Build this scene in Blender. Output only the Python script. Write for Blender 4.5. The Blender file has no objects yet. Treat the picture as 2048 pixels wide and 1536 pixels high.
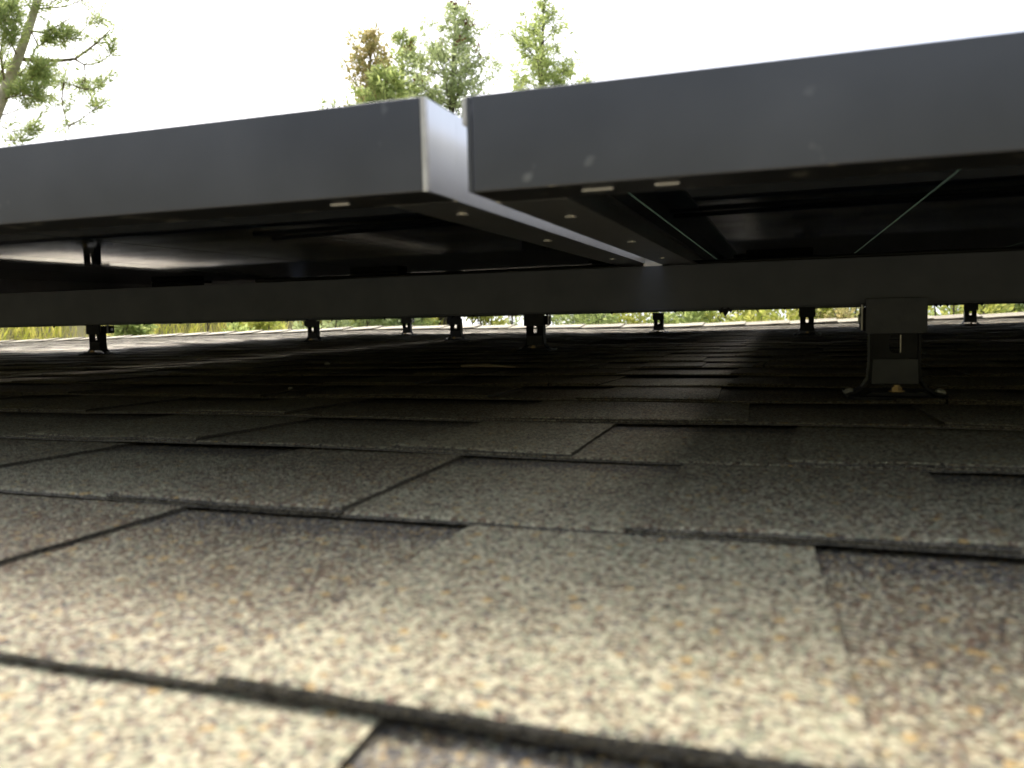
import bpy, math, random
import numpy as np
from mathutils import Vector, Matrix, noise

random.seed(7)
rng = np.random.default_rng(7)
S = bpy.context.scene
COL = S.collection
PI = math.pi

# ------------------------------------------------------------------ frame of the roof
PITCH = math.radians(10.0)          # slope of the roof
ROOF0 = Vector((0.0, 0.0, 3.2))     # world place of the roof point under the lens
RX = Matrix.Rotation(PITCH, 4, 'X')


def W(x, y, z):
    """roof coordinates (x along the courses, y up the slope, z off the roof) -> world"""
    return ROOF0 + RX @ Vector((x, y, z))


# ------------------------------------------------------------------ camera
LENS_H = 0.08
F_PX = 1616.4
yaw, pit, roll = -0.32511, -0.083593, 0.023924
fw = Vector((math.sin(yaw) * math.cos(pit), math.cos(yaw) * math.cos(pit), math.sin(pit)))
rt = fw.cross(Vector((0, 0, 1))).normalized()
dn = fw.cross(rt)
c_, s_ = math.cos(roll), math.sin(roll)
AX_R = c_ * rt + s_ * dn
AX_D = -s_ * rt + c_ * dn
cam = bpy.data.cameras.new('camera')
cam.lens = F_PX * 36 / 2048
cam.sensor_width = 36
cam.clip_start = 0.005
cam.clip_end = 2000
cam.dof.use_dof = True
cam.dof.focus_distance = 1.0
cam.dof.aperture_fstop = 13.0
camo = bpy.data.objects.new('camera', cam)
COL.objects.link(camo)
m3 = Matrix((AX_R, -AX_D, -fw)).transposed()
camo.matrix_world = Matrix.Translation(W(0, 0, LENS_H)) @ RX @ m3.to_4x4()
S.camera = camo
CAMW = W(0, 0, LENS_H)

# ------------------------------------------------------------------ sky, sun, exposure
SUN_R = Vector((-0.52, 0.66, 1.0)).normalized()        # towards the sun, roof coordinates
SUN = (RX.to_3x3() @ SUN_R).normalized()
sun_el = math.asin(SUN.z)
sun_az = math.atan2(SUN.x, SUN.y)
wd = bpy.data.worlds.new('World')
S.world = wd
wd.use_nodes = True
nt = wd.node_tree
nt.nodes.clear()
sky = nt.nodes.new('ShaderNodeTexSky')
sky.sky_type = 'NISHITA'
sky.sun_disc = False
sky.sun_elevation = sun_el
sky.sun_rotation = sun_az
sky.air_density = 1.0
sky.dust_density = 6.0
sky.ozone_density = 1.0
hs = nt.nodes.new('ShaderNodeHueSaturation')
hs.inputs['Saturation'].default_value = 0.62
bg = nt.nodes.new('ShaderNodeBackground')
bg.inputs['Strength'].default_value = 0.15
wo = nt.nodes.new('ShaderNodeOutputWorld')
nt.links.new(sky.outputs[0], hs.inputs['Color'])
nt.links.new(hs.outputs[0], bg.inputs['Color'])
nt.links.new(bg.outputs[0], wo.inputs[0])

sl = bpy.data.lights.new('sun', 'SUN')
sl.energy = 1.1
sl.angle = math.radians(10.0)
sl.color = (1.0, 0.97, 0.91)
so = bpy.data.objects.new('sun', sl)
COL.objects.link(so)
so.rotation_euler = SUN.to_track_quat('Z', 'Y').to_euler()
so.location = (0, 0, 40)

S.view_settings.view_transform = 'Standard'
S.view_settings.look = 'None'
S.view_settings.gamma = 1
S.view_settings.use_curve_mapping = False
S.view_settings.exposure = 1.48
S.cycles.max_bounces = 10
S.cycles.diffuse_bounces = 6
S.cycles.glossy_bounces = 5
S.cycles.transparent_max_bounces = 12
S.cycles.use_denoising = True


# ------------------------------------------------------------------ helpers
def mat(name, color=(0.5, 0.5, 0.5), rough=0.6, metal=0.0, spec=0.5):
    m = bpy.data.materials.new(name)
    m.use_nodes = True
    b = m.node_tree.nodes['Principled BSDF']
    b.inputs['Base Color'].default_value = (*color, 1)
    b.inputs['Roughness'].default_value = rough
    b.inputs['Metallic'].default_value = metal
    b.inputs['Specular IOR Level'].default_value = spec
    return m


def nodes_of(m):
    t = m.node_tree
    return t, t.nodes['Principled BSDF'], t.nodes.new, t.links.new


class MB:
    def __init__(self):
        self.v, self.f = [], []

    def add(self, vs, fs):
        o = len(self.v)
        self.v += [tuple(p) for p in vs]
        self.f += [tuple(i + o for i in q) for q in fs]
        return self

    def box(self, x0, x1, y0, y1, z0, z1):
        vs = [(x, y, z) for z in (z0, z1) for y in (y0, y1) for x in (x0, x1)]
        return self.add(vs, [(0, 2, 3, 1), (4, 5, 7, 6), (0, 1, 5, 4), (2, 6, 7, 3), (0, 4, 6, 2), (1, 3, 7, 5)])

    def prism(self, pts, axis, a, b):
        """polygon pts (2-D) swept along axis from a to b"""
        n = len(pts)

        def mk(p, t):
            return {'x': (t, p[0], p[1]), 'y': (p[0], t, p[1]), 'z': (p[0], p[1], t)}[axis]
        vs = [mk(p, a) for p in pts] + [mk(p, b) for p in pts]
        fs = [tuple(range(n))[::-1], tuple(range(n, 2 * n))]
        fs += [(i, (i + 1) % n, n + (i + 1) % n, n + i) for i in range(n)]
        return self.add(vs, fs)

    def tube(self, pts, radii, sides=8, caps=True):
        pts = [Vector(p) for p in pts]
        if not hasattr(radii, '__len__'):
            radii = [radii] * len(pts)
        vs, fs = [], []
        up = Vector((0.137, 0.31, 0.94))
        for i, p in enumerate(pts):
            d = (pts[min(i + 1, len(pts) - 1)] - pts[max(i - 1, 0)]).normalized()
            u = d.cross(up)
            if u.length < 1e-4:
                u = d.cross(Vector((1, 0, 0)))
            u.normalize()
            w = d.cross(u)
            for k in range(sides):
                a = 2 * PI * k / sides
                vs.append(p + radii[i] * (math.cos(a) * u + math.sin(a) * w))
        for i in range(len(pts) - 1):
            for k in range(sides):
                a, b = i * sides + k, i * sides + (k + 1) % sides
                fs.append((a, b, b + sides, a + sides))
        if caps:
            fs.append(tuple(range(sides))[::-1])
            fs.append(tuple(range((len(pts) - 1) * sides, len(pts) * sides)))
        return self.add(vs, fs)

    def disc(self, c, axis, r, h, sides=12, r2=None):
        r2 = r if r2 is None else r2
        ax = Vector(axis).normalized()
        return self.tube([Vector(c), Vector(c) + ax * h], [r, r2], sides)

    def build(self, name, m, parent=None, bevel=0, smooth=False):
        me = bpy.data.meshes.new(name)
        me.from_pydata(self.v, [], self.f)
        me.validate()
        me.update()
        if m:
            me.materials.append(m)
        o = bpy.data.objects.new(name, me)
        COL.objects.link(o)
        if parent:
            o.parent = parent
        if smooth:
            me.shade_smooth()
        if bevel:
            b = o.modifiers.new('bevel', 'BEVEL')
            b.width = bevel
            b.segments = 2
            b.limit_method = 'ANGLE'
        return o


def tag(o, label=None, cat=None, group=None, kind=None):
    if label:
        o['label'] = label
    if cat:
        o['category'] = cat
    if group:
        o['group'] = group
    if kind:
        o['kind'] = kind
    return o


def empty(name, loc, rot=(0, 0, 0)):
    o = bpy.data.objects.new(name, None)
    o.empty_display_size = 0.05
    COL.objects.link(o)
    o.location = loc
    o.rotation_euler = rot
    return o


def on_roof(o, x, y, z, turn=0.0):
    o.matrix_world = Matrix.Translation(W(x, y, z)) @ RX @ Matrix.Rotation(turn, 4, 'Z')
    return o


def smooth(a, b, t):
    t = min(1.0, max(0.0, (t - a) / (b - a)))
    return t * t * (3 - 2 * t)


SAGX = [-9, -6, -4.1, -2.5, -1.75, -0.6, 0.1, 1.2, 3, 6]
SAGZ = [-.060, -.045, -.012, .010, .002, -.012, -.004, .010, .012, .012]


def sag(x, y):
    return float(np.interp(x, SAGX, SAGZ)) * smooth(1.2, 4.9, y)


# ------------------------------------------------------------------ materials
def shingle_material():
    m = mat('shingle_granules', rough=0.62, spec=0.42)
    t, b, N, L = nodes_of(m)
    geo = N('ShaderNodeNewGeometry')
    vor = N('ShaderNodeTexVoronoi')
    vor.inputs['Scale'].default_value = 780
    vor.inputs['Randomness'].default_value = 1.0
    L(geo.outputs['Position'], vor.inputs['Vector'])
    vor2 = N('ShaderNodeTexVoronoi')
    vor2.inputs['Scale'].default_value = 420
    L(geo.outputs['Position'], vor2.inputs['Vector'])
    sep = N('ShaderNodeSeparateColor')
    L(vor.outputs['Color'], sep.inputs[0])
    sep2 = N('ShaderNodeSeparateColor')
    L(vor2.outputs['Color'], sep2.inputs[0])
    pat = N('ShaderNodeTexNoise')
    pat.inputs['Scale'].default_value = 26
    pat.inputs['Detail'].default_value = 3
    L(geo.outputs['Position'], pat.inputs['Vector'])

    def ramp(src, stops):
        r = N('ShaderNodeValToRGB')
        r.color_ramp.interpolation = 'CONSTANT'
        els = r.color_ramp.elements
        while len(els) < len(stops):
            els.new(0.5)
        for e, (p, c) in zip(els, stops):
            e.position = p
            e.color = (*c, 1)
        L(src, r.inputs[0])
        return r.outputs[0]
    cream, tan, brown = (0.474, 0.424, 0.277), (0.268, 0.218, 0.126), (0.129, 0.096, 0.053)
    rust, sage, black, gold, grey = (0.150, 0.084, 0.048), (0.288, 0.286, 0.178), (0.043, 0.037, 0.030), (0.393, 0.265, 0.099), (0.180, 0.157, 0.117)
    light = ramp(sep.outputs[0], [(0, cream), (.32, sage), (.54, tan), (.66, brown), (.80, rust), (.87, grey), (.92, black)])
    brn = ramp(sep.outputs[0], [(0, brown), (.30, rust), (.48, tan), (.63, grey), (.76, black), (.86, sage), (.94, cream)])
    dark = ramp(sep.outputs[0], [(0, black), (.34, grey), (.55, brown), (.72, (.11, .108, .105)), (.90, tan), (.96, gold)])
    tone = N('ShaderNodeAttribute')
    tone.attribute_name = 'tone'
    sc = N('ShaderNodeMath')
    sc.operation = 'MULTIPLY_ADD'
    L(pat.outputs[0], sc.inputs[0])
    sc.inputs[1].default_value = 0.5
    sc.inputs[2].default_value = -0.25
    ad = N('ShaderNodeMath')
    ad.operation = 'ADD'
    L(tone.outputs['Fac'], ad.inputs[0])
    L(sc.outputs[0], ad.inputs[1])
    # dither the tone by granule so that blends stay granular
    dz = N('ShaderNodeMath')
    dz.operation = 'MULTIPLY_ADD'
    L(sep.outputs[1], dz.inputs[0])
    dz.inputs[1].default_value = 0.5
    L(ad.outputs[0], dz.inputs[2])
    s1 = N('ShaderNodeMath')
    s1.operation = 'GREATER_THAN'
    L(dz.outputs[0], s1.inputs[0])
    s1.inputs[1].default_value = 0.72
    mx1 = N('ShaderNodeMix')
    mx1.data_type = 'RGBA'
    L(s1.outputs[0], mx1.inputs[0])
    L(light, mx1.inputs[6])
    L(brn, mx1.inputs[7])
    # gold specks
    g1 = N('ShaderNodeMath')
    g1.operation = 'GREATER_THAN'
    L(sep2.outputs[2], g1.inputs[0])
    g1.inputs[1].default_value = 0.98
    mxg = N('ShaderNodeMix')
    mxg.data_type = 'RGBA'
    L(g1.outputs[0], mxg.inputs[0])
    L(mx1.outputs[2], mxg.inputs[6])
    mxg.inputs[7].default_value = (*gold, 1)
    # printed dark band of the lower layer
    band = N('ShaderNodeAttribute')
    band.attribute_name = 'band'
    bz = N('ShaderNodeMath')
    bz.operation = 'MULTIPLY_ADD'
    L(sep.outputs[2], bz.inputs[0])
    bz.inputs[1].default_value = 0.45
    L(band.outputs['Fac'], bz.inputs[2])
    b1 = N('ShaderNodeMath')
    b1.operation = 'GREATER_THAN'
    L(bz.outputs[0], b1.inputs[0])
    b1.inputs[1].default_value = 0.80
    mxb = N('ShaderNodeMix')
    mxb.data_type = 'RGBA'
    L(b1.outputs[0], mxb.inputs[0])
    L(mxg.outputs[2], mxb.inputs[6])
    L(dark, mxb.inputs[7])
    # cut edges: asphalt and fibre, brown and striped along the edge
    edge = N('ShaderNodeAttribute')
    edge.attribute_name = 'cut'
    fib = N('ShaderNodeTexNoise')
    fib.inputs['Scale'].default_value = 900
    L(geo.outputs['Position'], fib.inputs['Vector'])
    fr = N('ShaderNodeValToRGB')
    fr.color_ramp.elements[0].position = .35
    fr.color_ramp.elements[0].color = (.026, .022, .017, 1)
    fr.color_ramp.elements[1].position = .7
    fr.color_ramp.elements[1].color = (.17, .145, .10, 1)
    L(fib.outputs[0], fr.inputs[0])
    mxe = N('ShaderNodeMix')
    mxe.data_type = 'RGBA'
    L(edge.outputs['Fac'], mxe.inputs[0])
    L(mxb.outputs[2], mxe.inputs[6])
    L(fr.outputs[0], mxe.inputs[7])
    L(mxe.outputs[2], b.inputs['Base Color'])
    bump = N('ShaderNodeBump')
    bump.inputs['Strength'].default_value = 1.0
    bump.inputs['Distance'].default_value = 0.0009
    bump.invert = True
    L(vor.outputs['Distance'], bump.inputs['Height'])
    L(bump.outputs[0], b.inputs['Normal'])
    return m


def frame_material():
    """black anodised aluminium; scuffed to bare metal in spots along its lowest edge"""
    m = mat('black_anodised_frame', (.034, .034, .037), 0.30, 0.9, 0.5)
    t, b, N, L = nodes_of(m)
    tc = N('ShaderNodeTexCoord')
    sep = N('ShaderNodeSeparateXYZ')
    L(tc.outputs['Object'], sep.inputs[0])
    nz = N('ShaderNodeTexNoise')
    nz.inputs['Scale'].default_value = 45
    nz.inputs['Detail'].default_value = 4
    L(tc.outputs['Object'], nz.inputs['Vector'])
    # scuff where noise is high and z is close to the bottom edge
    mr = N('ShaderNodeMapRange')
    mr.inputs['From Min'].default_value = 0.0
    mr.inputs['From Max'].default_value = 0.0035
    mr.inputs['To Min'].default_value = 0.0
    mr.inputs['To Max'].default_value = 0.5
    L(sep.outputs[2], mr.inputs['Value'])
    su = N('ShaderNodeMath')
    su.operation = 'SUBTRACT'
    L(nz.outputs[0], su.inputs[0])
    L(mr.outputs[0], su.inputs[1])
    gt = N('ShaderNodeMapRange')
    gt.inputs['From Min'].default_value = 0.585
    gt.inputs['From Max'].default_value = 0.64
    L(su.outputs[0], gt.inputs['Value'])
    # faint dust smears over the face
    dn_ = N('ShaderNodeTexNoise')
    dn_.inputs['Scale'].default_value = 14
    dn_.inputs['Detail'].default_value = 6
    L(tc.outputs['Object'], dn_.inputs['Vector'])
    dr = N('ShaderNodeValToRGB')
    dr.color_ramp.elements[0].position = .35
    dr.color_ramp.elements[0].color = (.082, .084, .094, 1)
    dr.color_ramp.elements[1].position = .8
    dr.color_ramp.elements[1].color = (.112, .114, .125, 1)
    L(dn_.outputs[0], dr.inputs[0])
    # scattered dried splashes
    sp = N('ShaderNodeTexNoise')
    sp.inputs['Scale'].default_value = 70
    sp.inputs['Detail'].default_value = 2
    L(tc.outputs['Object'], sp.inputs['Vector'])
    spr = N('ShaderNodeMapRange')
    spr.inputs['From Min'].default_value = .68
    spr.inputs['From Max'].default_value = .80
    spr.inputs['To Max'].default_value = .55
    L(sp.outputs[0], spr.inputs['Value'])
    ms = N('ShaderNodeMix')
    ms.data_type = 'RGBA'
    L(spr.outputs[0], ms.inputs[0])
    L(dr.outputs[0], ms.inputs[6])
    ms.inputs[7].default_value = (.30, .30, .30, 1)
    rr = N('ShaderNodeMapRange')
    rr.inputs['To Min'].default_value = .24
    rr.inputs['To Max'].default_value = .42
    L(dn_.outputs[0], rr.inputs['Value'])
    L(rr.outputs[0], b.inputs['Roughness'])
    mx = N('ShaderNodeMix')
    mx.data_type = 'RGBA'
    L(gt.outputs[0], mx.inputs[0])
    L(ms.outputs[2], mx.inputs[6])
    mx.inputs[7].default_value = (.50, .47, .41, 1)
    L(mx.outputs[2], b.inputs['Base Color'])
    return m


def leaf_material(name, c0, c1, trans=0.45):
    m = bpy.data.materials.new(name)
    m.use_nodes = True
    t = m.node_tree
    t.nodes.clear()
    N, L = t.nodes.new, t.links.new
    g = N('ShaderNodeNewGeometry')
    r = N('ShaderNodeValToRGB')
    r.color_ramp.elements[0].color = (*c0, 1)
    r.color_ramp.elements[1].color = (*c1, 1)
    L(g.outputs['Random Per Island'], r.inputs[0])
    d = N('ShaderNodeBsdfPrincipled')
    d.inputs['Roughness'].default_value = .6
    d.inputs['Specular IOR Level'].default_value = .3
    tr = N('ShaderNodeBsdfTranslucent')
    mx = N('ShaderNodeMixShader')
    mx.inputs[0].default_value = trans
    L(r.outputs[0], d.inputs['Base Color'])
    L(r.outputs[0], tr.inputs[0])
    L(d.outputs[0], mx.inputs[1])
    L(tr.outputs[0], mx.inputs[2])
    o = N('ShaderNodeOutputMaterial')
    L(mx.outputs[0], o.inputs[0])
    return m


def noisy(name, c0, c1, scale, rough=.9, bump=0.0, dist=.01):
    m = mat(name, c0, rough, 0, .3)
    t, b, N, L = nodes_of(m)
    tc = N('ShaderNodeTexCoord')
    n = N('ShaderNodeTexNoise')
    n.inputs['Scale'].default_value = scale
    n.inputs['Detail'].default_value = 6
    L(tc.outputs['Object'], n.inputs['Vector'])
    r = N('ShaderNodeValToRGB')
    r.color_ramp.elements[0].position = .3
    r.color_ramp.elements[1].position = .7
    r.color_ramp.elements[0].color = (*c0, 1)
    r.color_ramp.elements[1].color = (*c1, 1)
    L(n.outputs[0], r.inputs[0])
    L(r.outputs[0], b.inputs['Base Color'])
    if bump:
        bp = N('ShaderNodeBump')
        bp.inputs['Strength'].default_value = bump
        bp.inputs['Distance'].default_value = dist
        L(n.outputs[0], bp.inputs['Height'])
        L(bp.outputs[0], b.inputs['Normal'])
    return m


M_SH = shingle_material()
M_FRAME = frame_material()
M_SIDE = noisy('sky_lit_grey_side', (.52, .52, .525), (.60, .60, .60), 25, .28)  # sky light in the panel gap put into the side bars' paler colour
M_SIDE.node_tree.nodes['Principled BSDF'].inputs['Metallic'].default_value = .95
M_RAIL = noisy('black_anodised_rail', (.070, .077, .094), (.090, .098, .117), 30, .40)
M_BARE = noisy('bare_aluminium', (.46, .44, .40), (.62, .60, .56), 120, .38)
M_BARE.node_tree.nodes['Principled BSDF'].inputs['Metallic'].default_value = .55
M_MOUNT = noisy('black_coated_steel', (.015, .016, .019), (.026, .027, .032), 60, .5)
M_PAD = noisy('dark_grey_rubber', (.085, .090, .104), (.112, .117, .132), 80, .6)
M_MOUNT.node_tree.nodes['Principled BSDF'].inputs['Specular IOR Level'].default_value = .2
M_BOLT = mat('brass_coloured_bolt', (.48, .34, .17), .32, .8)
M_SCREW = mat('zinc_screw', (.74, .74, .72), .25, .5)
M_BACK = mat('rear_glass', (.010, .017, .036), .035, 0, .75)
def streaky(m):
    t, b, N, L = nodes_of(m)
    tc = N('ShaderNodeTexCoord')
    mp = N('ShaderNodeMapping')
    mp.inputs['Scale'].default_value = (6, 160, 1)
    nz = N('ShaderNodeTexNoise')
    nz.inputs['Scale'].default_value = 1.0
    nz.inputs['Detail'].default_value = 3
    bp = N('ShaderNodeBump')
    bp.inputs['Strength'].default_value = .10
    bp.inputs['Distance'].default_value = .00012
    L(tc.outputs['Object'], mp.inputs[0])
    L(mp.outputs[0], nz.inputs['Vector'])
    L(nz.outputs[0], bp.inputs['Height'])
    L(bp.outputs[0], b.inputs['Normal'])


streaky(M_BACK)
M_CABLE = mat('cable_sheath', (.016, .016, .017), .35)
M_BOX = mat('junction_box_plastic', (.010, .010, .011), .5)
M_DECK = noisy('roof_felt', (.03, .028, .026), (.05, .047, .042), 30)
M_WALL = noisy('painted_siding', (.34, .31, .26), (.40, .37, .31), 9)
M_EARTH = noisy('meadow_soil', (.10, .10, .035), (.17, .15, .06), 1.3)
M_BARK = noisy('bark', (.34, .30, .20), (.52, .47, .33), 14, .9, .5, .01)
M_BARKD = noisy('dark_bark', (.05, .04, .032), (.10, .08, .06), 14, .9, .5, .01)
M_BOUGH = noisy('olive_brown_bark', (.10, .08, .045), (.22, .175, .09), 9, .9, .5, .01)
M_TWIG = noisy('dry_twig', (.30, .25, .17), (.44, .37, .27), 60)
M_STONE = noisy('grit', (.28, .27, .25), (.42, .40, .36), 90)


def gap_material():
    """clear strip between two columns of cells: daylight filters through the glass"""
    m = bpy.data.materials.new('clear_glass_strip')
    m.use_nodes = True
    t = m.node_tree
    t.nodes.clear()
    N, L = t.nodes.new, t.links.new
    tr = N('ShaderNodeBsdfTranslucent')
    tr.inputs[0].default_value = (.24, .29, .24, 1)
    gl = N('ShaderNodeBsdfGlossy')
    gl.inputs['Roughness'].default_value = .2
    mx = N('ShaderNodeMixShader')
    mx.inputs[0].default_value = .05
    L(tr.outputs[0], mx.inputs[1])
    L(gl.outputs[0], mx.inputs[2])
    o = N('ShaderNodeOutputMaterial')
    L(mx.outputs[0], o.inputs[0])
    return m


M_GAP = gap_material()


def cell_material():
    m = mat('front_glass_over_cells', (.010, .014, .032), .06, 0, .6)
    t, b, N, L = nodes_of(m)
    tc = N('ShaderNodeTexCoord')
    wv = N('ShaderNodeTexWave')
    wv.inputs['Scale'].default_value = 30
    L(tc.outputs['Object'], wv.inputs['Vector'])
    r = N('ShaderNodeValToRGB')
    r.color_ramp.elements[0].position = .93
    r.color_ramp.elements[0].color = (.008, .011, .026, 1)
    r.color_ramp.elements[1].position = .99
    r.color_ramp.elements[1].color = (.06, .065, .08, 1)
    L(wv.outputs[0], r.inputs[0])
    L(r.outputs[0], b.inputs['Base Color'])
    return m


M_CELL = cell_material()

# ------------------------------------------------------------------ the ground behind the house


def ground_z(x, y):
    # flat round the house, then a bank that rises behind it, higher to the left
    left = smooth(-1.0, -13.0, x) if False else 1 - smooth(-13.0, -4.0, x)
    top = 4.3 + 3.6 * left
    base = 0.0
    rise = smooth(11.0, 19.0, y) if x > -9 else smooth(11.0 - 7.0 * smooth(-9, -16, x) if False else 11.0, 19.0, y)
    side = 1 - smooth(-22.0, -9.5, x)                     # the bank comes round the left side
    rise = max(rise, side * smooth(1.0, 9.0, y))
    z = base + top * rise + 0.35 * noise.noise(Vector((x * .13, y * .13, 0))) * rise
    far = max(0.0, y - 30) * 0.02 + max(0.0, -x - 30) * .02
    return z + far


def build_ground():
    xs = np.unique(np.concatenate([np.linspace(-600, -60, 10), np.linspace(-60, 40, 81), np.linspace(40, 600, 10)]))
    ys = np.unique(np.concatenate([np.linspace(-600, -30, 10), np.linspace(-30, 45, 66), np.linspace(45, 700, 12)]))
    vs = [(x, y, ground_z(x, y) if y > -40 else 0) for y in ys for x in xs]
    n = len(xs)
    fs = [(j * n + i, j * n + i + 1, (j + 1) * n + i + 1, (j + 1) * n + i) for j in range(len(ys) - 1) for i in range(n - 1)]
    mb = MB().add(vs, fs)
    o = mb.build('hillside', M_EARTH, smooth=True)
    tag(o, kind='structure')


build_ground()

# ------------------------------------------------------------------ house and its shingled roof
EXPO, Y0 = 0.1483, -0.0075
N_LO, N_HI = -8, 32
RX0, RX1 = -8.0, 4.2
RIDGE = 4.86
house = empty('house', (0, 0, 0))
tag(house, 'house with a low roof of weathered brown asphalt shingles under the solar array', 'house')


def build_house():
    mb = MB()
    nx, ny = 24, 14
    xs = np.linspace(RX0, RX1, nx)
    ys = np.linspace(-1.25, RIDGE, ny)
    vs = [(x, y, sag(x, y) - .012) for y in ys for x in xs]
    vs2 = [(x, y, sag(x, y) - .03) for y in ys for x in xs]
    k = len(vs)
    fs = [(j * nx + i, j * nx + i + 1, (j + 1) * nx + i + 1, (j + 1) * nx + i) for j in range(ny - 1) for i in range(nx - 1)]
    fs2 = [tuple(k + q for q in f[::-1]) for f in fs]
    W_ = [tuple(W(*p)) for p in vs + vs2]
    # far slope down behind the ridge
    far = []
    for x in xs:
        a = W(x, RIDGE, sag(x, RIDGE) - .012)
        far.append(tuple(a))
    for x in xs:
        a = W(x, RIDGE, sag(x, RIDGE) - .012)
        far.append((a.x, a.y + 5.6, a.z - 5.6 * math.tan(PITCH)))
    ffs = [(i, i + 1, nx + i + 1, nx + i) for i in range(nx - 1)]
    mb.add(W_, fs + fs2).add(far, ffs)
    roof = mb.build('roof', M_DECK, house)
    e = W(0, -1.0, -.04)
    r = W(0, RIDGE, -.06)
    yb = r.y + 5.3
    zb = r.z - 5.3 * math.tan(PITCH) - .04
    m = MB()
    x0, x1 = RX0 + .3, RX1 - .3
    m.box(x0, x1, e.y, e.y + .15, 0, e.z)
    m.build('front_wall', M_WALL, house)
    m = MB()
    m.box(x0, x1, yb - .15, yb, 0, zb)
    m.build('rear_wall', M_WALL, house)
    for xa, xb in ((x0, x0 + .15), (x1 - .15, x1)):
        m = MB()
        m.prism([(e.y + .151, 0), (yb - .151, 0), (yb - .151, zb), (r.y, r.z - .02), (e.y + .151, e.z)], 'x', xa, xb)
        m.build('gable_wall', M_WALL, house)
    return roof


ROOF = build_house()


class ShMesh:
    """verts, faces and per-vertex tone / band / cut of shingles in roof coordinates"""

    def __init__(self):
        self.v, self.f, self.tone, self.band, self.cut = [], [], [], [], []

    def add(self, vs, fs, tone, band, cut):
        o = len(self.v)
        self.v += vs
        self.f += [tuple(i + o for i in q) for q in fs]
        self.tone += [tone] * len(vs) if not hasattr(tone, '__len__') else tone
        self.band += band
        self.cut += cut

    def build(self, name, parent, origin):
        me = bpy.data.meshes.new(name)
        ox, oy, oz = origin
        me.from_pydata([(a - ox, b - oy, c - oz) for a, b, c in self.v], [], self.f)
        for nm, arr in (('tone', self.tone), ('band', self.band), ('cut', self.cut)):
            at = me.attributes.new(nm, 'FLOAT', 'POINT')
            at.data.foreach_set('value', np.array(arr, dtype=np.float32))
        me.materials.append(M_SH)
        o = bpy.data.objects.new(name, me)
        COL.objects.link(o)
        o.parent = parent
        o.matrix_world = Matrix.Translation(W(*origin)) @ RX
        return o


def edge_noise(x, n, fine):
    v = Vector((x * 9.0, n * 7.31, 0.4))
    a = 0.0016 * noise.noise(v)
    a += 0.0006 * noise.noise(Vector((x * 60, n * 3.7, 2.0)))
    if fine:
        a += 0.0005 * noise.noise(Vector((x * 420, n * 1.7, 5.0)))
    return a


def thick(n):
    return 1.0 - .38 * smooth(4, 13, n)


def lift(x, n):
    """height the lower edge stands off: shingles are never quite flat"""
    return (0.0026 * thick(n)) * noise.noise(Vector((x * 3.1, n * 5.17, 9.0))) + 0.0009 * thick(n) * noise.noise(Vector((x * 11.0, n * 3.1, 3.0)))


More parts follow.
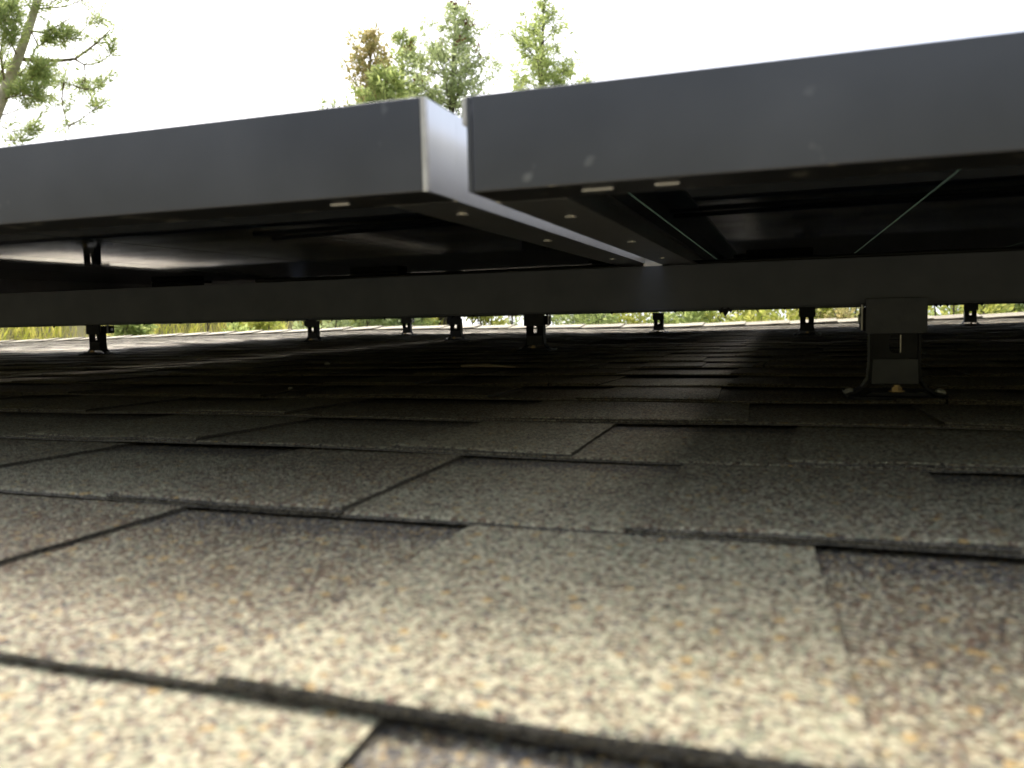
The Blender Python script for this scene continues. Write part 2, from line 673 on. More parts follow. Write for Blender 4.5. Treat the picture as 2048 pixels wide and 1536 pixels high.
def strip(sm, n, xa, xb, step, zlo, zhi, tone, is_tooth, flare=(0, 0), fine=False):
    """one layer of a shingle: lower edge at course n, top skin, cut front and side edges"""
    yn = Y0 + EXPO * n
    k = max(2, int(math.ceil((xb - xa) / step)) + 1)
    xs = np.linspace(xa, xb, k)
    vrows = [0.0, .012, .06, .12, .18, .25, .32, .40, .48, .56, .66, .74, .80, .87, .93, 1.0, 1.13] if fine else [0.0, .012, .35, .66, .80, .93, 1.13]
    vs, band, cut = [], [], []
    for v in vrows:
        for x in xs:
            fx = (x - xa) / max(1e-6, xb - xa)
            # teeth widen a little towards the lower edge
            xx = x + (flare[0] * (1 - fx) + flare[1] * fx) * v
            if fine and is_tooth and min(x - xa, xb - x) < .003:
                xx += .0009 * noise.noise(Vector((x * 20, v * 14, n))) + .0007 * noise.noise(Vector((x * 20, v * 47, n)))
            y = yn + EXPO * v
            e = edge_noise(x, n + (31 if is_tooth else 0), fine)
            if v < .3:
                y += e * (1 if v == 0 else 1)
            li = lift(xx, n) * (1 - v) ** 2 if v < 1 else 0
            zt = zhi - .0044 * thick(n) * v + li
            if v == 0.0:
                zt -= .0007
            if is_tooth:
                zt += .0007 * noise.noise(Vector((xx * 30, y * 30, 1.5))) * (v < 1)
            vs.append((xx, y, zt + sag(xx, y)))
            bnd = 0.0
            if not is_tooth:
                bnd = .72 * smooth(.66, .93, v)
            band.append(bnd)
            cut.append(0.0)
    nr = len(vrows)
    fs = [(j * k + i, j * k + i + 1, (j + 1) * k + i + 1, (j + 1) * k + i) for j in range(nr - 1) for i in range(k - 1)]
    sm.add(vs, fs, tone, band, cut)
    th = zhi - zlo
    # cut front edge
    ev, ec = [], []
    for x in xs:
        e = edge_noise(x, n + (31 if is_tooth else 0), fine)
        y = yn + e
        z = zhi - .0007 + lift(x, n) + sag(x, y)
        ev.append((x, y, z))
    for x in xs:
        e = edge_noise(x, n + (31 if is_tooth else 0), fine)
        y = yn + e - .0004 + .0006 * noise.noise(Vector((x * 80, n, 8)))
        z = zlo + lift(x, n) + sag(x, y)
        ev.append((x, y, z))
    sm.add(ev, [(k + i, k + i + 1, i + 1, i) for i in range(k - 1)], tone, [0.0] * 2 * k, [1.0] * 2 * k)
    # underside near the edge
    uv = []
    for x in xs:
        uv.append((x, yn + edge_noise(x, n + (31 if is_tooth else 0), fine) - .0004, zlo + lift(x, n) + sag(x, yn)))
    for x in xs:
        uv.append((x, yn + .04, zlo - .0016 + lift(x, n) * .5 + sag(x, yn)))
    sm.add(uv, [(i, i + 1, k + i + 1, k + i) for i in range(k - 1)], tone, [0.0] * 2 * k, [1.0] * 2 * k)
    # cut sides
    for s, idx in ((0, 0), (1, k - 1)):
        sv = []
        for j in range(nr):
            p = vs[j * k + idx]
            sv += [p, (p[0], p[1], p[2] - th)]
        q = [(2 * j, 2 * j + 2, 2 * j + 3, 2 * j + 1) for j in range(nr - 1)]
        sm.add(sv, q, tone, [0.0] * len(sv), [1.0] * len(sv))


# teeth (upper layer) read off the roof close to the lens: (left end, right end, tone)
NEAR_TEETH = {
    0: [(-.36, -.074, .20), (.155, .30, .35)],
    1: [(-.42, -.250, .58), (-.117, .016, .14), (.135, .26, .5)],
    2: [(-.56, -.423, .45), (-.297, -.173, .50), (-.055, .072, .42), (.19, .29, .25)],
    3: [(-.52, -.370, .25), (-.225, -.113, .22), (.001, .15, .30), (.26, .38, .5)],
    4: [(-.78, -.62, .5), (-.509, -.403, .3), (-.219, -.023, .42), (.10, .27, .35)],
}
NEAR_BASE_TONE = {0: .45, 1: .50, 2: .30, 3: .35, 4: .4}
SHL = 1.0


def shingle_rows():
    for n in range(N_LO, N_HI + 1):
        r = random.Random(n * 17 + 5)
        off = (n * .378 + r.uniform(-.03, .03)) % SHL
        off = {0: .45, 1: .47, 2: .80, 3: .75, 4: .70}.get(n, off)
        x = RX0 - off
        # teeth right along the course
        teeth = []
        near = NEAR_TEETH.get(n)
        t = RX0
        while t < RX1:
            w = r.choice((.075, .11, .13, .15, .19)) * r.uniform(.9, 1.1)
            a = (t, min(RX1, t + w), r.choice((.12, .22, .30, .38, .5, .62, .75)))
            if near and a[1] > near[0][0] - .06 and a[0] < near[-1][1] + .06:
                pass
            else:
                teeth.append(a)
            t += w + r.choice((.06, .09, .11, .13)) * r.uniform(.9, 1.15)
        if near:
            teeth += near
        teeth.sort()
        while x < RX1:
            a, b = max(RX0, x), min(RX1, x + SHL - .002)
            if b - a > .02:
                yield n, a, b, teeth, (NEAR_BASE_TONE[n] if near else r.choice((.2, .35, .45, .6)))
            x += SHL


def make_shingle(sm, n, a, b, teeth, btone, lod):
    step = (.004, .02, .06, .25)[lod]
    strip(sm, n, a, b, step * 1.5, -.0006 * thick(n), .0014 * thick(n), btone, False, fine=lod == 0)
    for i, (ta, tb, tt) in enumerate(teeth):
        p, q = max(a, ta), min(b, tb)
        if q - p < .006:
            continue
        rr = random.Random(n * 131 + int(ta * 1000))
        fl = (rr.uniform(.001, .008) if p == ta else 0, -rr.uniform(.001, .008) if q == tb else 0)
        strip(sm, n, p, q, step, .0014 * thick(n), .0034 * thick(n), tt, True, fl, fine=lod == 0)


def build_shingles():
    rows = list(shingle_rows())
    scored = []
    cp = np.array((0, 0, LENS_H))
    A = np.array([AX_R, AX_D, fw])
    for i, (n, a, b, teeth, bt) in enumerate(rows):
        yn = Y0 + EXPO * n
        best = 1e9
        for x in np.linspace(a, b, 9):
            for y in (yn, yn + EXPO):
                q = A @ (np.array((x, y, 0)) - cp)
                if q[2] > .03 and abs(q[0] / q[2]) < .70 and abs(q[1] / q[2]) < .55:
                    best = min(best, q[2])
        scored.append((best, i))
    order = sorted(scored)
    single = {i: d for d, i in order[:290] if d < 1e8}
    rest = ShMesh()
    for i, (n, a, b, teeth, bt) in enumerate(rows):
        if i in single:
            d = single[i]
            lod = 0 if d < .55 else 1 if d < 1.6 else 2
            sm = ShMesh()
            make_shingle(sm, n, a, b, teeth, bt, lod)
            yn = Y0 + EXPO * n
            sm.build('shingle', ROOF, ((a + b) / 2, yn, sag((a + b) / 2, yn)))
        else:
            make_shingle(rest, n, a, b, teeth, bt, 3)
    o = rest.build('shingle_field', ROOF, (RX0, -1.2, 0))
    o['kind'] = 'stuff'


build_shingles()


def build_ridge():
    x = RX1
    k = 0
    pieces = []
    while x > RX0 + .1:
        # each cap folds over the ridge; its left end is lapped by the next
        e = .235 + random.uniform(-.012, .012)
        pieces.append((x, e))
        x -= e
    for x, e in pieces:
        sm = ShMesh()
        x1, x0 = x, x - e - .06
        w = .145 + random.uniform(-.006, .006)
        secs = [(-w, .0), (-w * .5, .006), (-.02, .012), (.0, .0145)]
        vs, cut = [], []
        nx = 5
        h = random.uniform(0, .004)
        for j in range(nx):
            t = j / (nx - 1)
            xx = x1 + (x0 - x1) * t
            for dy, dz in secs:
                yy = RIDGE + dy
                p = (xx, yy + .003 * noise.noise(Vector((xx * 8, dy * 20, 1))), sag(xx, yy) + dz + .006 + (1 - t) * (.007 + h) + .0015 * noise.noise(Vector((xx * 14, dy * 9, 4))))
                vs.append(p)
            # far flap, on the other slope
            for s in (.05, w):
                yy = RIDGE + s * math.cos(2 * PITCH)
                vs.append((xx, yy, sag(xx, RIDGE) + .0195 - s * math.sin(2 * PITCH) + (1 - t) * (.007 + h)))
        m = len(secs) + 2
        fs = [(j * m + i, j * m + i + 1, (j + 1) * m + i + 1, (j + 1) * m + i) for j in range(nx - 1) for i in range(m - 1)]
        tone = random.choice((.15, .25, .35, .5))
        sm.add(vs, fs, tone, [0.0] * len(vs), [0.0] * len(vs))
        # cut lower edge and cut end
        ev = []
        for j in range(nx):
            p = vs[j * m]
            ev += [p, (p[0], p[1], p[2] - .004)]
        sm.add(ev, [(2 * j, 2 * j + 1, 2 * j + 3, 2 * j + 2) for j in range(nx - 1)], tone, [0.0] * len(ev), [.7] * len(ev))
        ev = []
        for i in range(m):
            p = vs[i]
            ev += [p, (p[0], p[1], p[2] - .008)]
        sm.add(ev, [(2 * i, 2 * i + 2, 2 * i + 3, 2 * i + 1) for i in range(m - 1)], tone, [0.0] * len(ev), [.7] * len(ev))
        sm.build('ridge_cap', ROOF, (x, RIDGE, sag(x, RIDGE)))


build_ridge()

# ------------------------------------------------------------------ solar panels
PW, PL, PT = 1.04, 1.79, 0.035
PZ = 0.126
FL = 0.030          # width of the lower flange
WALL = 0.002


def make_panel():
    root = empty('solar_panel', (0, 0, 0))
    # front and rear bars run the full width, side bars fit between them
    def bar(profile, axis, a, b, mirror=None):
        m = MB()
        for poly in profile:
            m.prism(poly, axis, a, b)
        return m
    e = .0022
    front = [[(0, 0), (FL, 0), (FL, WALL), (WALL, WALL), (WALL, PT - .007), (.006, PT - .007), (.006, PT - .0055), (WALL, PT - .0055), (WALL, PT - .001), (.009, PT - .001), (.009, PT), (0, PT)]]
    rear = [[(PL - p, z) for p, z in reversed(front[0])]]
    left = [[(p, z) for p, z in front[0]]]
    right = [[(PW - p, z) for p, z in reversed(front[0])]]
    bar(front, 'x', e, PW - e).build('frame_bar', M_FRAME, root, .0005)
    bar(rear, 'x', e, PW - e).build('frame_bar', M_FRAME, root, .0005)
    # side bars: the wall runs on to the outer corner, the flange stops at the cross bars' flange
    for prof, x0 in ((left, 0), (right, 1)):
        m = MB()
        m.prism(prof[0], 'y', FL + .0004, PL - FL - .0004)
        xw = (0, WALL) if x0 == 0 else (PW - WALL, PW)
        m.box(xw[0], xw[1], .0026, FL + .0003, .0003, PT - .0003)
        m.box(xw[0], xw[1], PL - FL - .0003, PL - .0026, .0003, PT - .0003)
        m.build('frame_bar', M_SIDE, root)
    # raw cut ends of the front bar show as bright aluminium lines at the corners
    MB().box(PW - e + .0003, PW, 0, .0024, 0.0, PT).build('cut_edge', M_BARE, root)
    MB().box(0, e - .0003, .0002, .0024, 0.0002, PT - .0002).build('corner_post', M_FRAME, root)
    MB().prism([(-.0030, PT - .0095), (-.0002, PT - .0105), (-.0002, PT + .0004), (-.0022, PT + .0004), (-.0030, PT - .001)], 'y', .003, .012).build('corner_glare', M_BARE, root, .0004)  # bright sliver added for the sun's glare on this corner edge
    # glass sandwich
    g = MB()
    fg = MB()
    # the rear glass is built in columns with the clear strips left between them
    gaps = [.018, .204, .390, .576, .762, .948]
    xs = [.0045] + gaps + [PW - .0045]
    hw = .0008
    for i in range(len(xs) - 1):
        a = xs[i] + (hw if i else 0)
        b = xs[i + 1] - (hw if i < len(xs) - 2 else 0)
        g.box(a, b, .0045, PL - .0045, PT - .0053, PT - .0033)
        fg.box(a, b, .0045, PL - .0045, PT - .0031, PT - .0012)
    g.build('rear_glass', M_BACK, root)
    fg.build('front_glass', M_CELL, root)
    for gx in gaps:
        MB().box(gx - hw, gx + hw, .006, PL - .006, PT - .0050, PT - .0014).build('clear_strip', M_GAP, root)
    # junction boxes on the rear glass
    for bx in (.06, .475, .89):
        m = MB()
        m.box(bx, bx + .09, .93, .965, PT - .016, PT - .0056)
        m.tube([(bx + .005, .95, PT - .011), (bx - .02, 1.0, PT - .012), (bx + .03, 1.06, PT - .010)], .0028, 6)
        m.build('junction_box', M_BOX, root, .003)
    # drain slots with bright rims in the flanges
    for (dx, dy, lx, ly) in ((.040, .012, .012, .0026), (.067, .011, .009, .0030), (PW - .05, .013, .009, .0022)):
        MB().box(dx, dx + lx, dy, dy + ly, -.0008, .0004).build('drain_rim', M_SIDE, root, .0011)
    for (dx, dy) in ((.016, .09), (.018, .24), (.014, .41), (PW - .014, .07), (PW - .016, .22), (PW - .014, .42), (PW - .016, .60)):
        MB().disc((dx, dy, -.0006), (0, 0, 1), .0028, .001, 10).build('grounding_hole', M_BARE, root)
    return root


def children(o):
    return [c for c in bpy.data.objects if c.parent == o]


def copy_tree(o):
    c = o.copy()
    COL.objects.link(c)
    for ch in children(o):
        d = ch.copy()
        COL.objects.link(d)
        d.parent = c
        for g in children(ch):
            k = g.copy()
            COL.objects.link(k)
            k.parent = d
    return c


PITCHX = 1.06
PANEL_LABELS = [
    (-.111, .284, 'black framed solar panel to the right of the gap, over the nearest roof mount'),
    (-1.1675, .284, 'black framed solar panel to the left of the gap, with the bright bare corner'),
    (-2.2275, .284, 'black framed solar panel farther left whose rear glass mirrors the sunlit shingles'),
    (-3.2875, .284, 'black framed solar panel at the far left end of the front row'),
    (.948, .284, 'black framed solar panel running out of the frame at the right of the front row'),
    (-2.2275, 2.083, 'solar panel at the left end of the rear row, behind the far rails'),
    (-1.1675, 2.083, 'solar panel of the rear row above the mounts with side blocks'),
    (-.112, 2.083, 'solar panel of the rear row straight behind the front right panel'),
    (.948, 2.083, 'solar panel at the right end of the rear row'),
]
proto = make_panel()
for i, (x, y, lab) in enumerate(PANEL_LABELS):
    o = proto if i == 0 else copy_tree(proto)
    tag(o, lab, 'solar panel', 'solar panels of the roof array')
    on_roof(o, x, y, PZ + (.0018 if x < -.5 else 0))

# ------------------------------------------------------------------ rails
RAIL_H = .0443
RAILS = [(.785, -3.45, 2.15, 'black mounting rail nearest the camera, spanning the whole picture'),
         (1.80, -3.40, 2.10, 'second black mounting rail from the camera'),
         (2.72, -2.45, 2.15, 'third black mounting rail from the camera'),
         (3.52, -2.50, 2.10, 'farthest black mounting rail, nearest the ridge')]


def rail_profile():
    h = RAIL_H
    return [(-.0015, 0), (.0315, 0), (.0315, .0022), (.030, .0022), (.030, h - .0015), (.0225, h - .0015), (.0225, h - .009), (.0075, h - .009),
            (.0075, h - .0015), (0, h - .0015), (0, .0016), (-.0015, .0016)]


for k, (y, x0, x1, lab) in enumerate(RAILS):
    root = empty('mounting_rail', (0, 0, 0))
    tag(root, lab, 'rail', 'mounting rails under the array')
    MB().prism(rail_profile(), 'x', x0, x1).build('rail_body', M_RAIL, root, .0004)
    for xe, s in ((x0, -1), (x1, 1)):
        MB().box(min(xe, xe + s * .003), max(xe, xe + s * .003), -.002, .032, -.0005, RAIL_H - .002).build('end_cap', M_BOX, root, .0008)
    if k == 0:
        # beads of dried sealant and dirt hanging on the lower edge
        m = MB()
        r = random.Random(3)
        for i in range(46):
            x = r.uniform(-1.0, .32)
            s = r.uniform(.0006, .0016)
            m.tube([(x - s, .012, .0008), (x, .010, -s * .9), (x + s * 1.6, .012, .0008)], [s * .5, s, s * .4], 6)
        for x, s in ((-.052, .0035), (-.056, .0024), (-.047, .002)):
            m.tube([(x - s, .0, .001), (x, .0, -s), (x + s, .0, .001)], [s * .5, s, s * .5], 6)
        tag(m.build('sealant_beads', M_MOUNT, root), kind='stuff')
    on_roof(root, 0, y, .0820)

# ------------------------------------------------------------------ roof mounts


def ring_plate(m, outer, inner, y0, y1):
    """plate in the x-z plane with one hole; both outlines have the same number of points"""
    n = len(outer)
    vs = [(x, y0, z) for x, z in outer] + [(x, y0, z) for x, z in inner] + [(x, y1, z) for x, z in outer] + [(x, y1, z) for x, z in inner]
    fs = []
    for i in range(n):
        j = (i + 1) % n
        fs += [(i, j, n + j, n + i), (2 * n + i, 3 * n + i, 3 * n + j, 2 * n + j), (i, 2 * n + i, 2 * n + j, j), (n + i, n + j, 3 * n + j, 3 * n + i)]
    m.add(vs, fs)


def resample(poly, n):
    """n points spread round a closed outline, starting at the angle of the first"""
    P = np.array(poly + [poly[0]], float)
    c = P[:-1].mean(0)
    out = []
    for k in range(n):
        a = -PI / 2 + 2 * PI * k / n
        d = np.array((math.cos(a), math.sin(a)))
        best = None
        for p, q in zip(P[:-1], P[1:]):
            e = q - p
            M = np.array([[d[0], -e[0]], [d[1], -e[1]]])
            if abs(np.linalg.det(M)) < 1e-12:
                continue
            t, u = np.linalg.solve(M, p - c)
            if t > 0 and -1e-6 <= u <= 1 + 1e-6 and (best is None or t > best):
                best = t
        out.append(tuple(c + d * best))
    return out


def make_mount(side, reach):
    """side: -1 / +1 puts the clamp block left / right of the stem, 0 leaves it off"""
    root = empty('roof_mount', (0, 0, 0))
    base = MB()
    pts = [(-.040, -.020), (-.034, -.027), (.034, -.027), (.040, -.020), (.040, .050), (.034, .056), (-.034, .056), (-.040, .050)]
    base.prism(pts, 'z', -.004, .0040)
    base.build('base_plate', M_MOUNT, root, .0006)
    body = MB()
    # front plate with its slot
    outer = [(-.0195, .0125), (.0195, .0125), (.0205, .030), (.0205, .0800), (-.0205, .0800), (-.0205, .030)]
    slot = [(-.0040, .0425), (-.0028, .0405), (.0028, .0405), (.0040, .0425), (.0040, .0565), (-.0040, .0565)]
    oc = resample([(x, z - .0488) for x, z in outer], 24)
    # rays from the slot's centre give both rings the same count
    ic = resample([(x, z - .0488) for x, z in slot], 24)
    co = np.mean([(x, z - .0488) for x, z in outer], 0)
    ci = np.mean([(x, z - .0488) for x, z in slot], 0)
    ring_plate(body, [(x, z + .0488) for x, z in oc], [(x, z + .0488) for x, z in ic], .0040, .0062)
    body.box(-.0195, .0195, .0, .0039, .0126, .0352)
    # side walls that flare out into the feet
    for s in (-1, 1):
        prof = [(.0206, .080), (.0206, .030), (.0218, .017), (.0262, .010), (.0330, .0055), (.0385, .0048), (.0385, .0030), (.0322, .0034), (.0248, .0085), (.0198, .0165), (.0186, .030), (.0186, .080)]
        body.prism([(s * a, z) for a, z in (prof if s > 0 else prof[::-1])], 'y', .0004, .022)
    body.box(-.0186, .0186, .002, .022, .0776, .0797)
    body.build('body', M_MOUNT, root, .0004)
    MB().box(.0041, .0050, .0030, .0039, .0405, .0560).build('slot_edge', M_BARE, root)
    MB().prism([(-.0190, .0130), (.0190, .0130), (.0180, .0350), (-.0180, .0350)], 'y', -.0016, -.0001).build('front_pad', M_PAD, root, .0005)
    tongue = MB()
    tongue.prism([(-.0270, .0041), (.0270, .0041), (.0200, .0075), (-.0200, .0075)], 'y', -.020, .0)
    tongue.build('front_lip', M_MOUNT, root, .0005)
    bolt = MB()
    bolt.disc((.0, -.012, .0074), (0, 0, 1), .0068, .0011, 14)
    bolt.disc((.0, -.012, .0085), (0, 0, 1), .0047, .0030, 6)
    bolt.disc((.0, -.012, .0115), (0, 0, 1), .0030, .0016, 10)
    bolt.build('hex_bolt', M_BOLT, root)
    for s in (-1, 1):
        sc = MB()
        sc.disc((s * .0372, .006, .0046), (s * .25, -.1, 1), .0044, .0022, 12)
        sc.disc((s * .0374, .0058, .0068), (s * .25, -.1, 1), .0044, .0016, 12, .002)
        sc.build('flange_screw', M_SCREW, root)
    clamp = MB()
    clamp.prism([(-.0245, .0590), (-.0230, .0575), (.0230, .0575), (.0245, .0590), (.0245, .0885), (-.0245, .0885)], 'y', -.0052, -.0024)
    clamp.build('rail_clamp', M_PAD, root, .0006)
    if side:
        b = MB()
        w = .0215
        a, c = (w, w + reach) if side > 0 else (-w - reach, -w)
        b.prism([(a, .0592), (c - .003, .0592), (c, .0622), (c, .0812), (a, .0812)] if side > 0 else [(a, .0622), (a + .003, .0592), (c, .0592), (c, .0812), (a, .0812)], 'y', .004, .026)
        b.build('clamp_block', M_MOUNT, root, .0015)
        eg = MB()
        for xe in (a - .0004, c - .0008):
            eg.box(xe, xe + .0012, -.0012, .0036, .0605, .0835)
        eg.build('block_edge_highlight', M_BARE, root, .0003)  # bright strips stand in for light on the bracket's folded edge
        st = MB()
        xo = c - .001 if side > 0 else a + .001
        st.disc((xo, .015, .0705), (side, 0, 0), .0045, .0028, 6)
        st.build('clamp_nut', M_SCREW, root)
    return root


def ray(px, py):
    d = (px - 1024) / F_PX * AX_R + (py - 768) / F_PX * AX_D + fw
    return d


MOUNTS = [
    (1789, 800, 0, -1, .006, 'large black roof mount closest to the camera, with its brass bolt in plain view'),
    (1070, 702, 1, 1, .012, 'black slotted roof mount in mid picture with a narrow block at its right'),
    (191, 704, 1, 1, .026, 'black roof mount before the grass at far left, wide block at its right'),
    (911, 679, 2, -1, .012, 'small black roof mount left of the middle one, with a block at its left'),
    (625, 680, 2, -1, .014, 'small black roof mount alone between the leftmost mount and the centre pair'),
    (1614, 670, 2, 1, .002, 'black roof mount left of the large one, with flared feet and clear slot'),
    (813, 665, 3, 1, .010, 'tiny distant roof mount left of the centre pair, with a block at its right'),
    (1317, 663, 3, 0, 0, 'tiny distant roof mount standing before the trees right of the middle mount'),
    (1941, 648, 3, 0, 0, 'tiny distant roof mount right of the large one near the right edge'),
]
protos = {}
for px, py, row, side, reach, lab in MOUNTS:
    key = (side, reach)
    o = copy_tree(protos[key]) if key in protos else protos.setdefault(key, make_mount(side, reach))
    y = RAILS[row][0] - .004
    d = ray(px, py)
    x = d.x * y / d.y
    tag(o, lab, 'roof mount', 'roof mounts that carry the rails')
    on_roof(o, x, y, sag(x, y) - .0005)

# ------------------------------------------------------------------ mid clamps in the gaps
def make_clamp():
    root = empty('mid_clamp', (0, 0, 0))
    m = MB()
    m.box(-.0095, .0095, .003, .030, -.0015, .0035)
    m.build('clamp_foot', M_BARE, root, .0006)
    m = MB()
    m.box(-.0088, .0088, .006, .026, .0036, .0085)
    m.build('clamp_nut', M_BARE, root, .0006)
    m = MB()
    m.disc((0, .015, .0086), (0, 0, 1), .0035, .030, 10)
    m.build('clamp_bolt', M_SCREW, root)
    m = MB()
    m.box(-.020, .020, .002, .032, .0353, .0383)
    m.build('clamp_cap', M_RAIL, root, .0008)
    m = MB()
    m.disc((0, .017, .0384), (0, 0, 1), .0065, .006, 6)
    m.build('clamp_head', M_SCREW, root)
    return root


CL = [(-.1195, 0, 'bright metal mid clamp in the gap above the nearest rail'),
      (-1.182, 0, 'metal mid clamp on the nearest rail in the left-hand gap'),
      (-.1195, 1, 'metal mid clamp in the central gap on the second rail'),
      (-1.182, 1, 'metal mid clamp in the left-hand gap on the second rail'),
      (-2.242, 0, 'metal mid clamp at the far left on the nearest rail')]
pc = make_clamp()
for i, (x, r, lab) in enumerate(CL):
    o = pc if i == 0 else copy_tree(pc)
    tag(o, lab, 'clamp', 'mid clamps between panels')
    on_roof(o, x, RAILS[r][0], PZ)

# ------------------------------------------------------------------ loose bits: cables, twig, grit
def roof_tube(name, pts, r, m, label, cat, group=None, sides=8):
    o0 = Vector(pts[0])
    mb = MB().tube([Vector(p) - o0 for p in pts], r, sides)
    o = mb.build(name, m, smooth=True)
    tag(o, label, cat, group)
    on_roof(o, *pts[0])
    return o


def cover_cable(y, z, r, seed, label):  # cables added to cover a bright reflection in the rear glass
    rr = random.Random(seed)
    pts = [(x, y + rr.uniform(-.008, .008), z + rr.uniform(-.0016, .0010)) for x in np.arange(-.60, 1.95, .24)]
    roof_tube('cable', [(x, min(yy, .83 + .04) if False else yy, zz) for x, yy, zz in pts], r, M_CABLE, label, 'cable', 'added cables behind the nearest rail')


cover_cable(.835, .1288, .0028, 1, 'black cable added along the nearest rail to cover a bright reflection')
cover_cable(.860, .1310, .0026, 2, 'second black cable added behind the first, covering the same bright reflection')
roof_tube('twig', [(-.475, 1.166, .0052), (-.447, 1.157, .0060), (-.425, 1.150, .0068), (-.40, 1.138, .0060), (-.375, 1.130, .0050)], [.0020, .0022, .0028, .0018, .0009], M_TWIG,
          'dry pale twig lying on the shaded shingles in the middle', 'twig', None, 6)


def pebble(x, y, s, label):
    v, f = [], []
    m = MB()
    k, n = 7, 5
    vs = []
    for j in range(n):
        t = PI * (j + .5) / n
        for i in range(k):
            a = 2 * PI * i / k
            r = s * (1 + .35 * noise.noise(Vector((math.cos(a) + x * 9, math.sin(a), t))))
            vs.append((r * math.sin(t) * math.cos(a), r * math.sin(t) * math.sin(a), .6 * r * math.cos(t)))
    fs = [(j * k + i, (j + 1) * k + i, (j + 1) * k + (i + 1) % k, j * k + (i + 1) % k) for j in range(n - 1) for i in range(k)]
    fs += [tuple(range(k)), tuple(range((n - 1) * k, n * k))[::-1]]
    o = m.add(vs, fs).build('pebble', M_STONE)
    tag(o, label, 'pebble', 'bits of grit on the shingles')
    on_roof(o, x, y, .0025 + s * .4)


pebble(-.766, 1.251, .0055, 'pale flat chip of grit on the shaded shingles left of the twig')
pebble(-.083, .735, .0022, 'tiny bright speck of grit on the shingles left of the large roof mount')
pebble(-.54, .80, .0026, 'small grey grain of grit on the dark shingles below the rail')

# ------------------------------------------------------------------ plants behind the house
def at(px, py, dist):
    """point seen at a pixel of the photograph, dist metres away on the level"""
    d = RX.to_3x3() @ ray(px, py)
    h = math.hypot(d.x, d.y)
    return CAMW + d * (dist / h)


class Leaves:
    """many small leaf faces, each its own island"""

    def __init__(self):
        self.P, self.D, self.Ls, self.Ws = [], [], [], []

    def put(self, p, d, l, w):
        self.P.append(tuple(p))
        self.D.append(tuple(d))
        self.Ls.append(l)
        self.Ws.append(w)

    def build(self, name, m, parent, origin):
        P = np.array(self.P) - np.array(origin)
        D = np.array(self.D)
        D /= np.linalg.norm(D, axis=1, keepdims=True) + 1e-9
        R = rng.normal(size=D.shape)
        U = np.cross(D, R)
        U /= np.linalg.norm(U, axis=1, keepdims=True) + 1e-9
        Ls = np.array(self.Ls)[:, None]
        Ws = np.array(self.Ws)[:, None]
        a = P
        b = P + D * Ls * .45 + U * Ws * .5
        c = P + D * Ls
        d = P + D * Ls * .45 - U * Ws * .5
        V = np.stack([a, b, c, d], 1).reshape(-1, 3)
        n = len(P)
        me = bpy.data.meshes.new(name)
        me.vertices.add(4 * n)
        me.vertices.foreach_set('co', V.ravel())
        me.loops.add(4 * n)
        me.loops.foreach_set('vertex_index', np.arange(4 * n, dtype=np.int32))
        me.polygons.add(n)
        me.polygons.foreach_set('loop_start', np.arange(0, 4 * n, 4, dtype=np.int32))
        me.update(calc_edges=True)
        me.materials.append(m)
        o = bpy.data.objects.new(name, me)
        COL.objects.link(o)
        if parent:
            o.parent = parent
        return o


L_FIR = leaf_material('fir_needles', (.28, .36, .12), (.54, .60, .22), .65)
L_FIRB = leaf_material('blue_green_needles', (.31, .38, .17), (.54, .60, .31), .65)
L_GOLD = leaf_material('golden_scale_leaves', (.33, .33, .12), (.54, .44, .21), .62)
L_LIME = leaf_material('lime_leaves', (.34, .40, .08), (.60, .58, .17), .65)
L_PINE = leaf_material('pine_needles', (.26, .35, .12), (.50, .55, .21), .6)
L_RUST = leaf_material('rusty_cones', (.16, .06, .03), (.24, .10, .04), .2)
L_GRASS = leaf_material('tall_grass_blades', (.42, .47, .05), (.66, .58, .17), .65)


def rdir(r, up=0.0):
    v = Vector((r.gauss(0, 1), r.gauss(0, 1), r.gauss(0, 1) + up))
    return v.normalized()


def spray(lv, r, pts, dens, spread, ll, lw, start=.15):
    """leaves along a twig"""
    n = len(pts) - 1
    for i in range(n):
        a, b = Vector(pts[i]), Vector(pts[i + 1])
        seg = (b - a)
        k = int(dens * seg.length) + 1
        d = seg.normalized()
        for _ in range(k):
            t = (i + r.random()) / n
            if t < start:
                continue
            p = a + seg * r.random()
            q = rdir(r)
            lv.put(p + q * spread * r.random() ** 1.3, (d * .8 + q * .9 + Vector((0, 0, .15))), ll * r.uniform(.6, 1.3), lw * r.uniform(.7, 1.3))


